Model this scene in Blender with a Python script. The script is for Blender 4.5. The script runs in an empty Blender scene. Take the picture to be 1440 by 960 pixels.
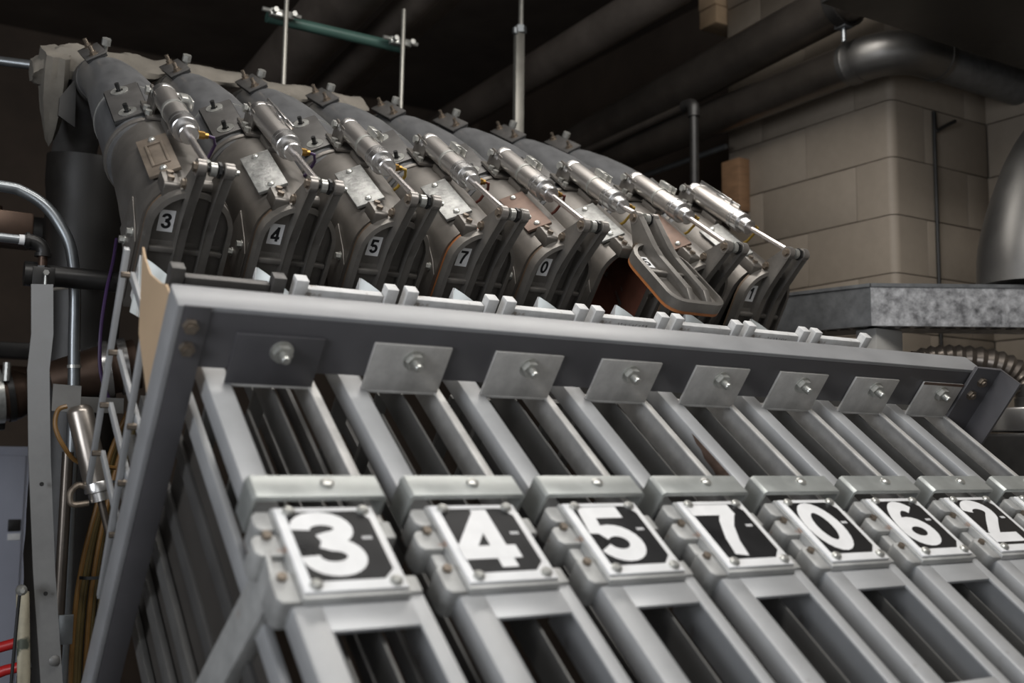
import bpy, bmesh, math, random
from mathutils import Vector, Matrix, Euler
random.seed(7)
D = bpy.data
S = bpy.context.scene
COL = S.collection
PI = math.pi

# ------------------------------------------------------------------ camera
cam_d = D.cameras.new('camera')
cam = D.objects.new('camera', cam_d)
COL.objects.link(cam)
S.camera = cam
cam_d.sensor_width = 36.0
cam_d.lens = 37.91
cam_d.clip_start = 0.02
cam_d.clip_end = 60
cr = Vector((0.84882866, -0.52857039, 0.01016131))
cu = Vector((-0.06574799, -0.086474, 0.99408221))
cf = Vector((0.52456374, 0.84447356, 0.10815405))
CAM = Vector((-0.5045952, -1.41037488, 1.65490648))
m3 = Matrix((cr, cu, -cf)).transposed()
cam.matrix_world = Matrix.Translation(CAM) @ m3.to_4x4()
cam_d.dof.use_dof = True
cam_d.dof.focus_distance = 2.25
cam_d.dof.aperture_fstop = 3.2

# ------------------------------------------------------------------ world, lights, exposure
w = D.worlds.new('world')
S.world = w
w.use_nodes = True
bg = w.node_tree.nodes['Background']
bg.inputs[0].default_value = (0.75, 0.85, 1.0, 1)
bg.inputs[1].default_value = 0.05

def area(name, loc, target, sx, sy, power, col):
    l = D.lights.new(name, 'AREA')
    l.shape = 'RECTANGLE'
    l.size, l.size_y = sx, sy
    l.energy = power
    l.color = col
    o = D.objects.new(name, l)
    COL.objects.link(o)
    o.location = loc
    o.rotation_euler = (Vector(target) - Vector(loc)).to_track_quat('-Z', 'Y').to_euler()
    return o

area('ceiling_lamp', (0.95, 0.70, 3.30), (0.95, 0.66, 1.0), 2.2, 0.28, 21, (1.0, 0.96, 0.91))
area('front_ceiling_lamp', (0.5, -1.1, 3.75), (0.6, -0.3, 1.6), 2.6, 0.6, 60, (1.0, 0.98, 0.95))
area('front_fill_light', (-0.6, -3.2, 1.7), (0.7, 0.2, 1.8), 3.0, 1.8, 22, (0.93, 0.96, 1.0))  # added broad fill from behind the camera, lifts the forward-facing tabs
area('side_window_daylight', (-2.9, -1.3, 2.1), (0.5, -0.2, 1.6), 1.5, 1.5, 62, (0.90, 0.94, 1.0))

S.view_settings.view_transform = 'Standard'
S.view_settings.look = 'None'
S.view_settings.exposure = -0.15
S.view_settings.gamma = 1.0
S.view_settings.use_curve_mapping = False

# ------------------------------------------------------------------ materials
def mat(name, col, metal=0.0, rough=0.5, var=0.15, scale=12.0, bump=0.0, col2=None, patch=None,
        spangle=False, emit=None, stretch=None, rv=1.0):
    m = D.materials.new(name)
    m.use_nodes = True
    nt = m.node_tree
    b = nt.nodes['Principled BSDF']
    b.inputs['Metallic'].default_value = metal
    b.inputs['Roughness'].default_value = rough
    tc = nt.nodes.new('ShaderNodeTexCoord')
    mp = nt.nodes.new('ShaderNodeMapping')
    nt.links.new(tc.outputs['Object'], mp.inputs[0])
    if stretch: mp.inputs['Scale'].default_value = stretch
    if spangle:
        tx = nt.nodes.new('ShaderNodeTexVoronoi')
        tx.inputs['Scale'].default_value = scale
        nt.links.new(mp.outputs[0], tx.inputs['Vector'])
        sp = nt.nodes.new('ShaderNodeSeparateColor')
        nt.links.new(tx.outputs['Color'], sp.inputs[0])
        fac = sp.outputs[0]
    else:
        tx = nt.nodes.new('ShaderNodeTexNoise')
        tx.inputs['Scale'].default_value = scale
        tx.inputs['Detail'].default_value = 6
        tx.inputs['Roughness'].default_value = 0.65
        nt.links.new(mp.outputs[0], tx.inputs['Vector'])
        fac = tx.outputs['Fac']
    rp = nt.nodes.new('ShaderNodeValToRGB')
    c2 = col2 or tuple(c * (1 - var) for c in col)
    c1 = tuple(min(1, c * (1 + var)) for c in col)
    rp.color_ramp.elements[0].color = (*c2, 1)
    rp.color_ramp.elements[1].color = (*c1, 1)
    if not spangle:
        rp.color_ramp.elements[0].position = 0.3
        rp.color_ramp.elements[1].position = 0.7
    nt.links.new(fac, rp.inputs[0])
    out = rp.outputs[0]
    if patch:                                   # blotches of rust or wear
        pc, lo, hi, sc = patch
        n2 = nt.nodes.new('ShaderNodeTexNoise')
        n2.inputs['Scale'].default_value = sc
        n2.inputs['Detail'].default_value = 5
        nt.links.new(mp.outputs[0], n2.inputs['Vector'])
        r2 = nt.nodes.new('ShaderNodeValToRGB')
        r2.color_ramp.elements[0].position = lo
        r2.color_ramp.elements[1].position = hi
        nt.links.new(n2.outputs['Fac'], r2.inputs[0])
        mx = nt.nodes.new('ShaderNodeMixRGB')
        nt.links.new(r2.outputs[0], mx.inputs[0])
        nt.links.new(out, mx.inputs[1])
        mx.inputs[2].default_value = (*pc, 1)
        out = mx.outputs[0]
    nt.links.new(out, b.inputs['Base Color'])
    mr = nt.nodes.new('ShaderNodeMapRange')
    mr.inputs[3].default_value = max(0.03, rough - 0.1*rv)
    mr.inputs[4].default_value = min(1, rough + 0.12*rv)
    nt.links.new(fac, mr.inputs[0])
    nt.links.new(mr.outputs[0], b.inputs['Roughness'])
    if bump:
        bp = nt.nodes.new('ShaderNodeBump')
        bp.inputs['Strength'].default_value = bump
        bp.inputs['Distance'].default_value = 0.004
        nt.links.new(fac, bp.inputs['Height'])
        nt.links.new(bp.outputs[0], b.inputs['Normal'])
    if emit:
        b.inputs['Emission Color'].default_value = (*emit[0], 1)
        b.inputs['Emission Strength'].default_value = emit[1]
    return m

RUST = (0.16, 0.07, 0.035)
M = {}
M['cast'] = mat('cast_aluminium', (0.19, 0.176, 0.16), 0.6, 0.42, 0.22, 9, 0.25, patch=((0.115, 0.097, 0.083), 0.55, 0.75, 5))
M['door'] = mat('door_casting', (0.175, 0.163, 0.148), 0.55, 0.42, 0.2, 14, 0.2)
M['pipe'] = mat('dull_steel_pipe', (0.25, 0.253, 0.26), 0.6, 0.32, 0.25, 5, 0.05, stretch=(3, 1, 3))
M['liner'] = mat('rusty_liner', (0.13, 0.05, 0.032), 0.0, 0.45, 0.5, 10)
M['plate_galv'] = mat('galvanised_plate', (0.34, 0.34, 0.327), 0.6, 0.42, 0.35, 60, 0.5)
M['plate_rust'] = mat('rusty_plate', (0.17, 0.115, 0.09), 0.5, 0.5, 0.3, 25, 0.15)
M['plate_tan'] = mat('worn_tan_plate', (0.19, 0.155, 0.122), 0.4, 0.5, 0.25, 25, 0.15)
M['dark_plate'] = mat('dark_steel_plate', (0.10, 0.096, 0.092), 0.4, 0.45, 0.25, 12)
M['steel'] = mat('stainless_steel', (0.60, 0.57, 0.54), 0.9, 0.31, 0.05, 30, rv=0)
M['brownsteel'] = mat('brownish_steel', (0.3, 0.27, 0.24), 0.85, 0.3, 0.12, 12)
M['deep'] = mat('deep_rail_shade_grey', (0.085, 0.083, 0.08), 0.3, 0.5, 0.15, 10)  # shade put into the colour: darkened so gaps between chutes go black
M['boss'] = mat('worn_lever_boss', (0.3, 0.28, 0.26), 0.7, 0.35, 0.2, 30)
M['chrome'] = mat('polished_rod', (0.6, 0.56, 0.54), 0.85, 0.25, 0.05, 30, rv=0)
M['alu'] = mat('machined_aluminium', (0.62, 0.61, 0.6), 0.95, 0.27, 0.04, 30, rv=0)
M['bolt'] = mat('zinc_bolt', (0.5, 0.5, 0.47), 0.7, 0.3, 0.2, 60)
M['oldbolt'] = mat('worn_bolt', (0.24, 0.2, 0.16), 0.8, 0.4, 0.3, 80)
M['blackbolt'] = mat('black_bolt', (0.03, 0.03, 0.03), 0.5, 0.4, 0.2, 60)
M['beam'] = mat('grey_primer', (0.083, 0.08, 0.085), 0.0, 0.36, 0.08, 15, 0.03)
M['beamgrey'] = mat('light_grey_flange', (0.27, 0.272, 0.278), 0.0, 0.36, 0.08, 15)  # lighter grey than the header and leg faces
M['grey'] = mat('light_grey_paint', (0.40, 0.405, 0.41), 0.25, 0.42, 0.1, 8, 0.05, patch=((0.22, 0.2, 0.18), 0.68, 0.78, 14))
M['greyrust'] = mat('light_grey_paint_chipped', (0.40, 0.405, 0.41), 0.25, 0.42, 0.1, 8, 0.05, patch=((0.2, 0.1, 0.06), 0.6, 0.64, 9))
M['tab'] = mat('bare_steel_tab', (0.56, 0.545, 0.52), 0.25, 0.42, 0.2, 22, 0.05)
M['tabdark'] = mat('grey_primer_tab', (0.085, 0.082, 0.088), 0.1, 0.5, 0.1, 22)
M['galv'] = mat('galvanised_clamp', (0.40, 0.415, 0.40), 0.55, 0.4, 0.12, 18, 0.04)
M['castbox'] = mat('cast_grey', (0.38, 0.38, 0.37), 0.3, 0.5, 0.2, 20, 0.2, patch=((0.24, 0.13, 0.08), 0.66, 0.72, 22))
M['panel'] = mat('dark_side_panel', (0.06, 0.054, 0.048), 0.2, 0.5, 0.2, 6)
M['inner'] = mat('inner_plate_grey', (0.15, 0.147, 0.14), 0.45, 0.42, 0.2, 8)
M['white'] = mat('white_paint', (0.78, 0.78, 0.78), 0.0, 0.45, 0.05, 30)
M['offwhite'] = mat('worn_white_paint', (0.6, 0.6, 0.595), 0.0, 0.55, 0.12, 40, 0.2, patch=((0.33, 0.3, 0.27), 0.62, 0.7, 45))
M['black'] = mat('black_panel', (0.012, 0.012, 0.013), 0.0, 0.3, 0.2, 20)
M['ink'] = mat('black_print', (0.01, 0.01, 0.012), 0.0, 0.5, 0.1, 20)
M['orange'] = mat('orange_seal', (0.36, 0.13, 0.04), 0.0, 0.5, 0.2, 20)
M['seal'] = mat('brown_seal', (0.12, 0.08, 0.05), 0.0, 0.6, 0.2, 20)
M['brass'] = mat('brass', (0.45, 0.27, 0.08), 1.0, 0.35, 0.15, 30)
M['yellow'] = mat('yellow_hose', (0.42, 0.27, 0.04), 0.0, 0.4, 0.1, 20)
M['redhose'] = mat('dark_red_hose', (0.13, 0.03, 0.02), 0.0, 0.4, 0.1, 20)
M['purple'] = mat('purple_hose', (0.055, 0.028, 0.09), 0.0, 0.4, 0.1, 20)
M['amber'] = mat('amber_hose', (0.16, 0.085, 0.025), 0.0, 0.35, 0.2, 20)
M['olive'] = mat('olive_hose', (0.11, 0.08, 0.03), 0.0, 0.45, 0.3, 14)
M['limey'] = mat('yellow_green_hose', (0.4, 0.4, 0.05), 0.0, 0.4, 0.1, 20)
M['card'] = mat('cardboard', (0.5, 0.36, 0.23), 0.0, 0.8, 0.06, 9)
M['cloth'] = mat('canvas', (0.165, 0.15, 0.127), 0.0, 0.9, 0.2, 14, 0.3)
M['block'] = mat('painted_block', (0.25, 0.211, 0.168), 0.0, 0.6, 0.06, 30, 0.25)
M['mortar'] = mat('painted_mortar', (0.2, 0.172, 0.144), 0.0, 0.7, 0.1, 30)
M['wood'] = mat('plywood', (0.24, 0.135, 0.07), 0.0, 0.7, 0.25, 10, stretch=(1, 1, 6))
M['tanbrick'] = mat('tan_brick', (0.42, 0.3, 0.19), 0.0, 0.8, 0.15, 12)
M['darkpipe'] = mat('dark_duct', (0.15, 0.13, 0.112), 0.8, 0.3, 0.3, 4, rv=.4)
M['brownduct'] = mat('dusty_brown_duct', (0.16, 0.135, 0.115), 0.3, 0.42, 0.3, 4, rv=.4)
M['shinypipe'] = mat('shiny_duct', (0.15, 0.145, 0.138), 0.85, 0.42, 0.15, 6)
M['blackpipe'] = mat('black_iron', (0.02, 0.019, 0.018), 0.3, 0.4, 0.3, 20)
M['spangle'] = mat('spangled_zinc', (0.5, 0.5, 0.51), 0.5, 0.4, 0.3, 34, 0.0, col2=(0.10, 0.10, 0.105))
M['spangledark'] = mat('dull_zinc', (0.16, 0.165, 0.17), 0.6, 0.45, 0.25, 30)
M['conduit'] = mat('conduit_zinc', (0.24, 0.255, 0.265), 0.8, 0.35, 0.15, 20)
M['strut'] = mat('grey_strut', (0.15, 0.147, 0.14), 0.2, 0.5, 0.1, 30)
M['rodzinc'] = mat('threaded_rod_zinc', (0.3, 0.29, 0.26), 0.6, 0.4, 0.1, 30)
M['green'] = mat('green_pipe', (0.06, 0.12, 0.1), 0.1, 0.4, 0.1, 10)
M['cabinet'] = mat('blue_grey_cabinet', (0.40, 0.42, 0.50), 0.1, 0.5, 0.05, 5)
M['redgrip'] = mat('red_grip', (0.4, 0.015, 0.015), 0.0, 0.35, 0.1, 10)
M['brownwall'] = mat('dark_brown_wall', (0.085, 0.063, 0.048), 0.0, 0.85, 0.3, 2)
M['ceil'] = mat('dark_ceiling', (0.10, 0.078, 0.062), 0.0, 0.9, 0.3, 2)
M['floor'] = mat('dark_concrete', (0.1, 0.095, 0.09), 0.0, 0.8, 0.2, 3)
M['plainwall'] = mat('grey_wall', (0.35, 0.34, 0.32), 0.0, 0.8, 0.1, 3)
M['lagging'] = mat('wrapped_lagging', (0.014, 0.0125, 0.011), 0.1, 0.45, 0.35, 7, 0.3)
M['copper'] = mat('dull_brown_pipe', (0.085, 0.055, 0.04), 0.7, 0.4, 0.3, 8)
M['rubber'] = mat('black_rubber', (0.015, 0.015, 0.015), 0.0, 0.6, 0.1, 10)

# ------------------------------------------------------------------ mesh builder
class MB:
    def __init__(s): s.bm = bmesh.new()
    def _faces(s, vs, fs):
        bv = [s.bm.verts.new(v) for v in vs]
        for f in fs:
            try: s.bm.faces.new([bv[i] for i in f])
            except ValueError: pass
        return bv
    def box(s, a, b, bev=0.0, T=None):
        x0, y0, z0 = (min(a[i], b[i]) for i in range(3))
        x1, y1, z1 = (max(a[i], b[i]) for i in range(3))
        vs = [Vector(v) for v in ((x0,y0,z0),(x1,y0,z0),(x1,y1,z0),(x0,y1,z0),(x0,y0,z1),(x1,y0,z1),(x1,y1,z1),(x0,y1,z1))]
        if T: vs = [T @ v for v in vs]
        bv = s._faces(vs, [(3,2,1,0),(4,5,6,7),(0,1,5,4),(1,2,6,5),(2,3,7,6),(3,0,4,7)])
        if bev:
            es = {e for v in bv for e in v.link_edges}
            bmesh.ops.bevel(s.bm, geom=list(es), offset=bev, segments=2, affect='EDGES', profile=0.5)
        return s
    def prism(s, pts, h0, h1, axis='x', bev=0.0):
        # polygon in the plane across axis, extruded h0..h1 ; axis x: pts=(y,z); y: pts=(x,z); z: pts=(x,y)
        def P(p, h): return {'x': (h, p[0], p[1]), 'y': (p[0], h, p[1]), 'z': (p[0], p[1], h)}[axis]
        n = len(pts)
        vs = [P(p, h0) for p in pts] + [P(p, h1) for p in pts]
        fs = [tuple(range(n))[::-1], tuple(range(n, 2*n))] + [(i, (i+1) % n, n+(i+1) % n, n+i) for i in range(n)]
        bv = s._faces(vs, fs)
        if bev:
            es = {e for v in bv for e in v.link_edges}
            bmesh.ops.bevel(s.bm, geom=list(es), offset=bev, segments=2, affect='EDGES', profile=0.5)
        return s
    def frame(s, p0, p1):
        p0, p1 = Vector(p0), Vector(p1)
        d = (p1 - p0).normalized()
        a = Vector((0, 0, 1)) if abs(d.z) < 0.9 else Vector((1, 0, 0))
        u = d.cross(a).normalized(); v = d.cross(u)
        return p0, p1, d, u, v
    def lathe(s, p0, p1, prof, seg=20):
        # prof = [(distance along axis, radius)]
        p0, p1, d, u, v = s.frame(p0, p1)
        rings = []
        for t, r in prof:
            if r < 1e-6: rings.append([s.bm.verts.new(p0 + d*t)])
            else: rings.append([s.bm.verts.new(p0 + d*t + (u*math.cos(2*PI*i/seg) + v*math.sin(2*PI*i/seg))*r) for i in range(seg)])
        for a, b in zip(rings, rings[1:]):
            for i in range(seg):
                j = (i+1) % seg
                q = [a[i % len(a)], a[j % len(a)], b[j % len(b)], b[i % len(b)]]
                q = list(dict.fromkeys(q))
                if len(q) > 2: s.bm.faces.new(q[::-1])
        return s
    def cyl(s, p0, p1, r, seg=16, r1=None):
        L = (Vector(p1) - Vector(p0)).length
        return s.lathe(p0, p1, [(0, 0), (0, r), (L, r if r1 is None else r1), (L, 0)], seg)
    def hexnut(s, p0, p1, r): return s.cyl(p0, p1, r, 6)
    def ring(s, p0, p1, ro, ri, seg=24):
        L = (Vector(p1) - Vector(p0)).length
        return s.lathe(p0, p1, [(0, ri), (0, ro), (L, ro), (L, ri), (0, ri)], seg)
    def tube(s, pts, r, seg=10, closed=False):
        pts = [Vector(p) for p in pts]
        n = len(pts)
        rs = r if isinstance(r, (list, tuple)) else [r]*n
        up = None; rings = []
        for i, p in enumerate(pts):
            d = ((pts[(i+1) % n] - pts[i-1]) if closed else (pts[min(i+1, n-1)] - pts[max(i-1, 0)])).normalized()
            if up is None:
                a = Vector((0, 0, 1)) if abs(d.z) < 0.9 else Vector((1, 0, 0))
                up = d.cross(a).normalized()
            up = (up - d*up.dot(d)).normalized()
            v = d.cross(up)
            rings.append([s.bm.verts.new(p + (up*math.cos(2*PI*k/seg) + v*math.sin(2*PI*k/seg))*rs[i]) for k in range(seg)])
        pr = list(zip(rings, rings[1:]))
        if closed: pr.append((rings[-1], rings[0]))
        for a, b in pr:
            for k in range(seg):
                s.bm.faces.new([a[k], a[(k+1) % seg], b[(k+1) % seg], b[k]])
        if not closed:
            s.bm.faces.new(rings[0][::-1]); s.bm.faces.new(rings[-1])
        return s
    def loft(s, secs, caps=True):
        rings = [[s.bm.verts.new(p) for p in sec] for sec in secs]
        n = len(rings[0])
        for a, b in zip(rings, rings[1:]):
            for k in range(n):
                s.bm.faces.new([a[k], a[(k+1) % n], b[(k+1) % n], b[k]])
        if caps:
            s.bm.faces.new(rings[0][::-1]); s.bm.faces.new(rings[-1])
        return s
    def ribbon(s, line, wd, P, closed=False):
        # flat stroke along a 2-D polyline; P maps (a,b) to a point
        line = [Vector(p) for p in line]; n = len(line)
        L, R = [], []
        for i in range(n):
            if closed: d0, d1 = line[i]-line[i-1], line[(i+1) % n]-line[i]
            else:
                d0 = line[i]-line[i-1] if i else line[1]-line[0]
                d1 = line[i+1]-line[i] if i < n-1 else line[i]-line[i-1]
            d0.normalize(); d1.normalize()
            n0 = Vector((-d0.y, d0.x)); n1 = Vector((-d1.y, d1.x))
            m = (n0+n1)
            m = m.normalized() if m.length > 1e-6 else n0
            k = min(1.6, 1/max(0.3, m.dot(n0)))
            L.append(s.bm.verts.new(P(line[i] + m*wd/2*k))); R.append(s.bm.verts.new(P(line[i] - m*wd/2*k)))
        for i in range(n if closed else n-1):
            j = (i+1) % n
            s.bm.faces.new([R[i], R[j], L[j], L[i]])
        return s
    def mesh(s, name, m, smooth=True):
        bmesh.ops.recalc_face_normals(s.bm, faces=s.bm.faces)
        me = D.meshes.new(name)
        s.bm.to_mesh(me); s.bm.free()
        me.materials.append(M[m] if isinstance(m, str) else m)
        if smooth:
            me.polygons.foreach_set('use_smooth', [True]*len(me.polygons))
            me.set_sharp_from_angle(angle=math.radians(35))
        return me
    def build(s, name, m, parent=None, smooth=True, label=None):
        o = D.objects.new(name, s.mesh(name, m, smooth))
        COL.objects.link(o)
        if parent: o.parent = parent
        if label: o['label'] = label
        return o

def tag(o, label, cat, group=None):
    o['label'] = label; o['category'] = cat
    if group: o['group'] = group
    return o
def struct(o): o['kind'] = 'structure'; return o
def empty(name, loc=(0, 0, 0), rot=(0, 0, 0)):
    o = D.objects.new(name, None); COL.objects.link(o)
    o.location = loc; o.rotation_euler = rot; o.empty_display_size = 0.05
    return o
def copy_obj(o, parent):
    c = o.copy(); COL.objects.link(c); c.parent = parent
    return c
def copy_tree(o, parent=None):
    c = copy_obj(o, parent)
    for ch in list(o.children): copy_tree(ch, c)
    return c

# the machine stands in a frame tipped about the row: x along the row, y up the chutes, z off their face
TILT = math.radians(37.5)
BASE = Vector((0, 0, 1.8))
RX = Matrix.Rotation(TILT, 3, 'X')
PITCH = 0.2
def machine(name, x=0.0): return empty(name, (x, 0, 1.8), (TILT, 0, 0))

def arc(cx, cy, rx, ry, a0, a1, n=14):
    return [(cx+rx*math.cos(math.radians(a0+(a1-a0)*i/n)), cy+ry*math.sin(math.radians(a0+(a1-a0)*i/n))) for i in range(n+1)]
def digit_lines(ch, w):
    # centre lines in a box 0.62 wide and 1 high, for a stroke of width w
    h = w/2; W = 0.62
    if ch == '0': return [(arc(W/2, .5, W/2-h, .5-h, 0, 345, 24), True)]
    if ch == '1': return [([(W*.62, 0), (W*.62, 1)], False), ([(W*.2, .74), (W*.42, .80), (W*.62-h*.2, .97)], False)]
    if ch == '2': return [(arc(W/2, 1-.29, W/2-h, .29-h, 175, -25, 14) + [(W*.52, .42), (h*1.25, h*1.6)], False), ([(0, h), (W, h)], False)]
    if ch == '3': return [(arc(W/2-.01, 1-.265, W/2-h-.01, .265-h, 185, -80, 16) + [(W*.40, .53)], False),
                          ([(W*.40, .53)] + arc(W/2, .29, W/2-h, .29-h, 85, -185, 18), False)]
    if ch == '4': return [([(W*.70, 0), (W*.70, 1)], False), ([(W*.70, 1-h*.9), (h*.7, .30)], False), ([(0, .225+h*.3), (W, .225+h*.3)], False)]
    if ch == '5': return [([(W*.92, 1-h), (W*.24, 1-h)], False), ([(W*.25, 1), (W*.17, .5)], False),
                          (arc(W/2-.01, .325, W/2-h, .325-h, 140, -160, 18), False)]
    if ch == '6': return [(arc(W/2, .315, W/2-h, .315-h, 0, 345, 20), True), (arc(W*.62, .36, W*.62-h, .64-h, 180, 100, 10) + arc(W*.54, .72, .2, .28-h, 80, 25, 5), False)]
    if ch == '7': return [([(0, 1-h), (W, 1-h)], False), ([(W*.90, 1-h), (W*.62, .62), (W*.45, .3), (W*.38, 0)], False)]
def digit_mesh(ch, P, sx, sy, w=0.22):
    b = MB()
    for q, (ln, cl) in enumerate(digit_lines(ch, w)):
        b.ribbon([(p[0]*sx/0.62, p[1]*sy) for p in ln], w*(sx/0.62+sy)/2, lambda p, q=q: P(p, q*.00012), cl)
    return b
NUM = '34570621'

# ------------------------------------------------------------------ the room
CX, CY = 2.462, 0.937            # outer corner of the block pier
ZC = 2.685                       # one bed joint
X0, X1, Y0, Y1, ZT = -3.2, 4.6, -3.4, 5.2, 4.1
struct(MB().box((X0, Y0, -0.1), (X1, Y1, 0)).build('floor', 'floor'))
struct(MB().box((X0, Y0, ZT), (X1, Y1, ZT+.1)).build('ceiling', 'ceil'))
struct(MB().box((X0, Y1, 0), (X1, Y1+.1, ZT)).build('wall_back', 'brownwall'))
struct(MB().box((X0-.1, Y0, 0), (X0, Y1, ZT)).build('wall_left', 'brownwall'))
struct(MB().box((X0, Y0-.1, 0), (X1, Y0, ZT)).build('wall_front', 'plainwall'))
WEND = 1.72
wr = struct(MB().prism([(CX+.005, WEND), (CX+.005, CY+.005), (2.985, CY+.005), (2.985, Y0), (3.3, Y0), (3.3, WEND)], 0, ZT, 'z').build('wall_right', 'mortar'))
struct(MB().box((3.3, Y0, 0), (3.4, Y1, ZT)).build('wall_far_right', 'brownwall'))
BL, BH, G = 0.449, 0.1985, 0.0035
meshes = {}
def block_mesh(kind, L):
    k = (kind, round(L, 3))
    if k in meshes: return meshes[k]
    b = MB()
    if kind == 'x': b.box((-.01, 0, 0), (.02, L, BH-G), .003)          # face towards -x
    elif kind == 'y': b.box((0, -.01, 0), (L, .02, BH-G), .003)        # face towards -y
    else:                                                               # bullnose corner: long leg on one face
        lx, ly = kind[1], kind[2]; r = .028
        pts = [(-.01+r-r*math.sin(t), -.01+r-r*math.cos(t)) for t in [PI/2*i/6 for i in range(7)]]
        b.prism(pts[::-1] + [(lx, -.01), (lx, .02), (.03, .02), (.02, .03), (.02, ly), (-.01, ly)], 0, BH-G, 'z')
    meshes[k] = b.mesh('block', 'block')
    return meshes[k]
def put_block(me, x, y, z):
    o = D.objects.new('block', me); COL.objects.link(o); o.parent = wr; o.location = (x, y, z)
for k in range(-5, 7):
    z = ZC + k*BH
    if z > ZT-.19: break
    odd = k % 2 == 0              # joint 0.375 from the corner on this course, 0.148 on the next
    ly = .375 if odd else .148
    lx = .158 if odd else .388
    put_block(block_mesh(('c', lx-G, ly-G), 0), CX, CY, z)
    y = CY+ly
    while y < WEND-.02:
        L = min(BL, WEND-y)
        put_block(block_mesh('x', L-G), CX, y, z); y += L
    x = CX+lx
    while x < 2.975:
        L = min(BL, 2.978-x)
        put_block(block_mesh('y', L-G), x, CY, z); x += L
    y = CY - (.01 if odd else .0)
    first = .225 if odd else .449
    while y > -.2:
        L = first; first = BL
        put_block(block_mesh('x', L-G), 2.982, y-L, z); y -= L

# ------------------------------------------------------------------ header frame
fr = machine('support_gantry')
tag(fr, 'dark grey steel angle frame carrying the row of numbered chutes', 'support')
MB().box((-.148, 0, -.036), (1.50, .008, .0505), .0010).build('header_face', 'beam', fr)
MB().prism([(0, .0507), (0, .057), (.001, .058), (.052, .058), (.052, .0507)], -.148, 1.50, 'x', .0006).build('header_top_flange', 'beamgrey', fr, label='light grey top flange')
# left leg: angle with a flange facing away from the row
MB().box((-.1415, -.002, -1.05), (-.106, .006, .0575), .0010).build('leg', 'beam', fr)
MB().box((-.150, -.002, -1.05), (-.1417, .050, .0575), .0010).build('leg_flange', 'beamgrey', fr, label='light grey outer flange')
MB().prism([(1.462, -.009), (1.540, -.009), (1.540, -.060), (1.548, -.060), (1.548, -.001), (1.462, -.001)], -1.05, .068, 'z', .0012).build('leg', 'beam', fr)
for x, n, u in ((-.129, .029, -.002), (-.127, -.005, -.002), (1.497, .037, -.009), (1.488, .005, -.009), (1.515, -.088, -.009)):
    b = MB().hexnut((x, u, n), (x, u-.008, n), .0105).cyl((x, u-.008, n), (x, u-.012, n), .006, 12)
    b.build('bolt', 'oldbolt', fr)

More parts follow.
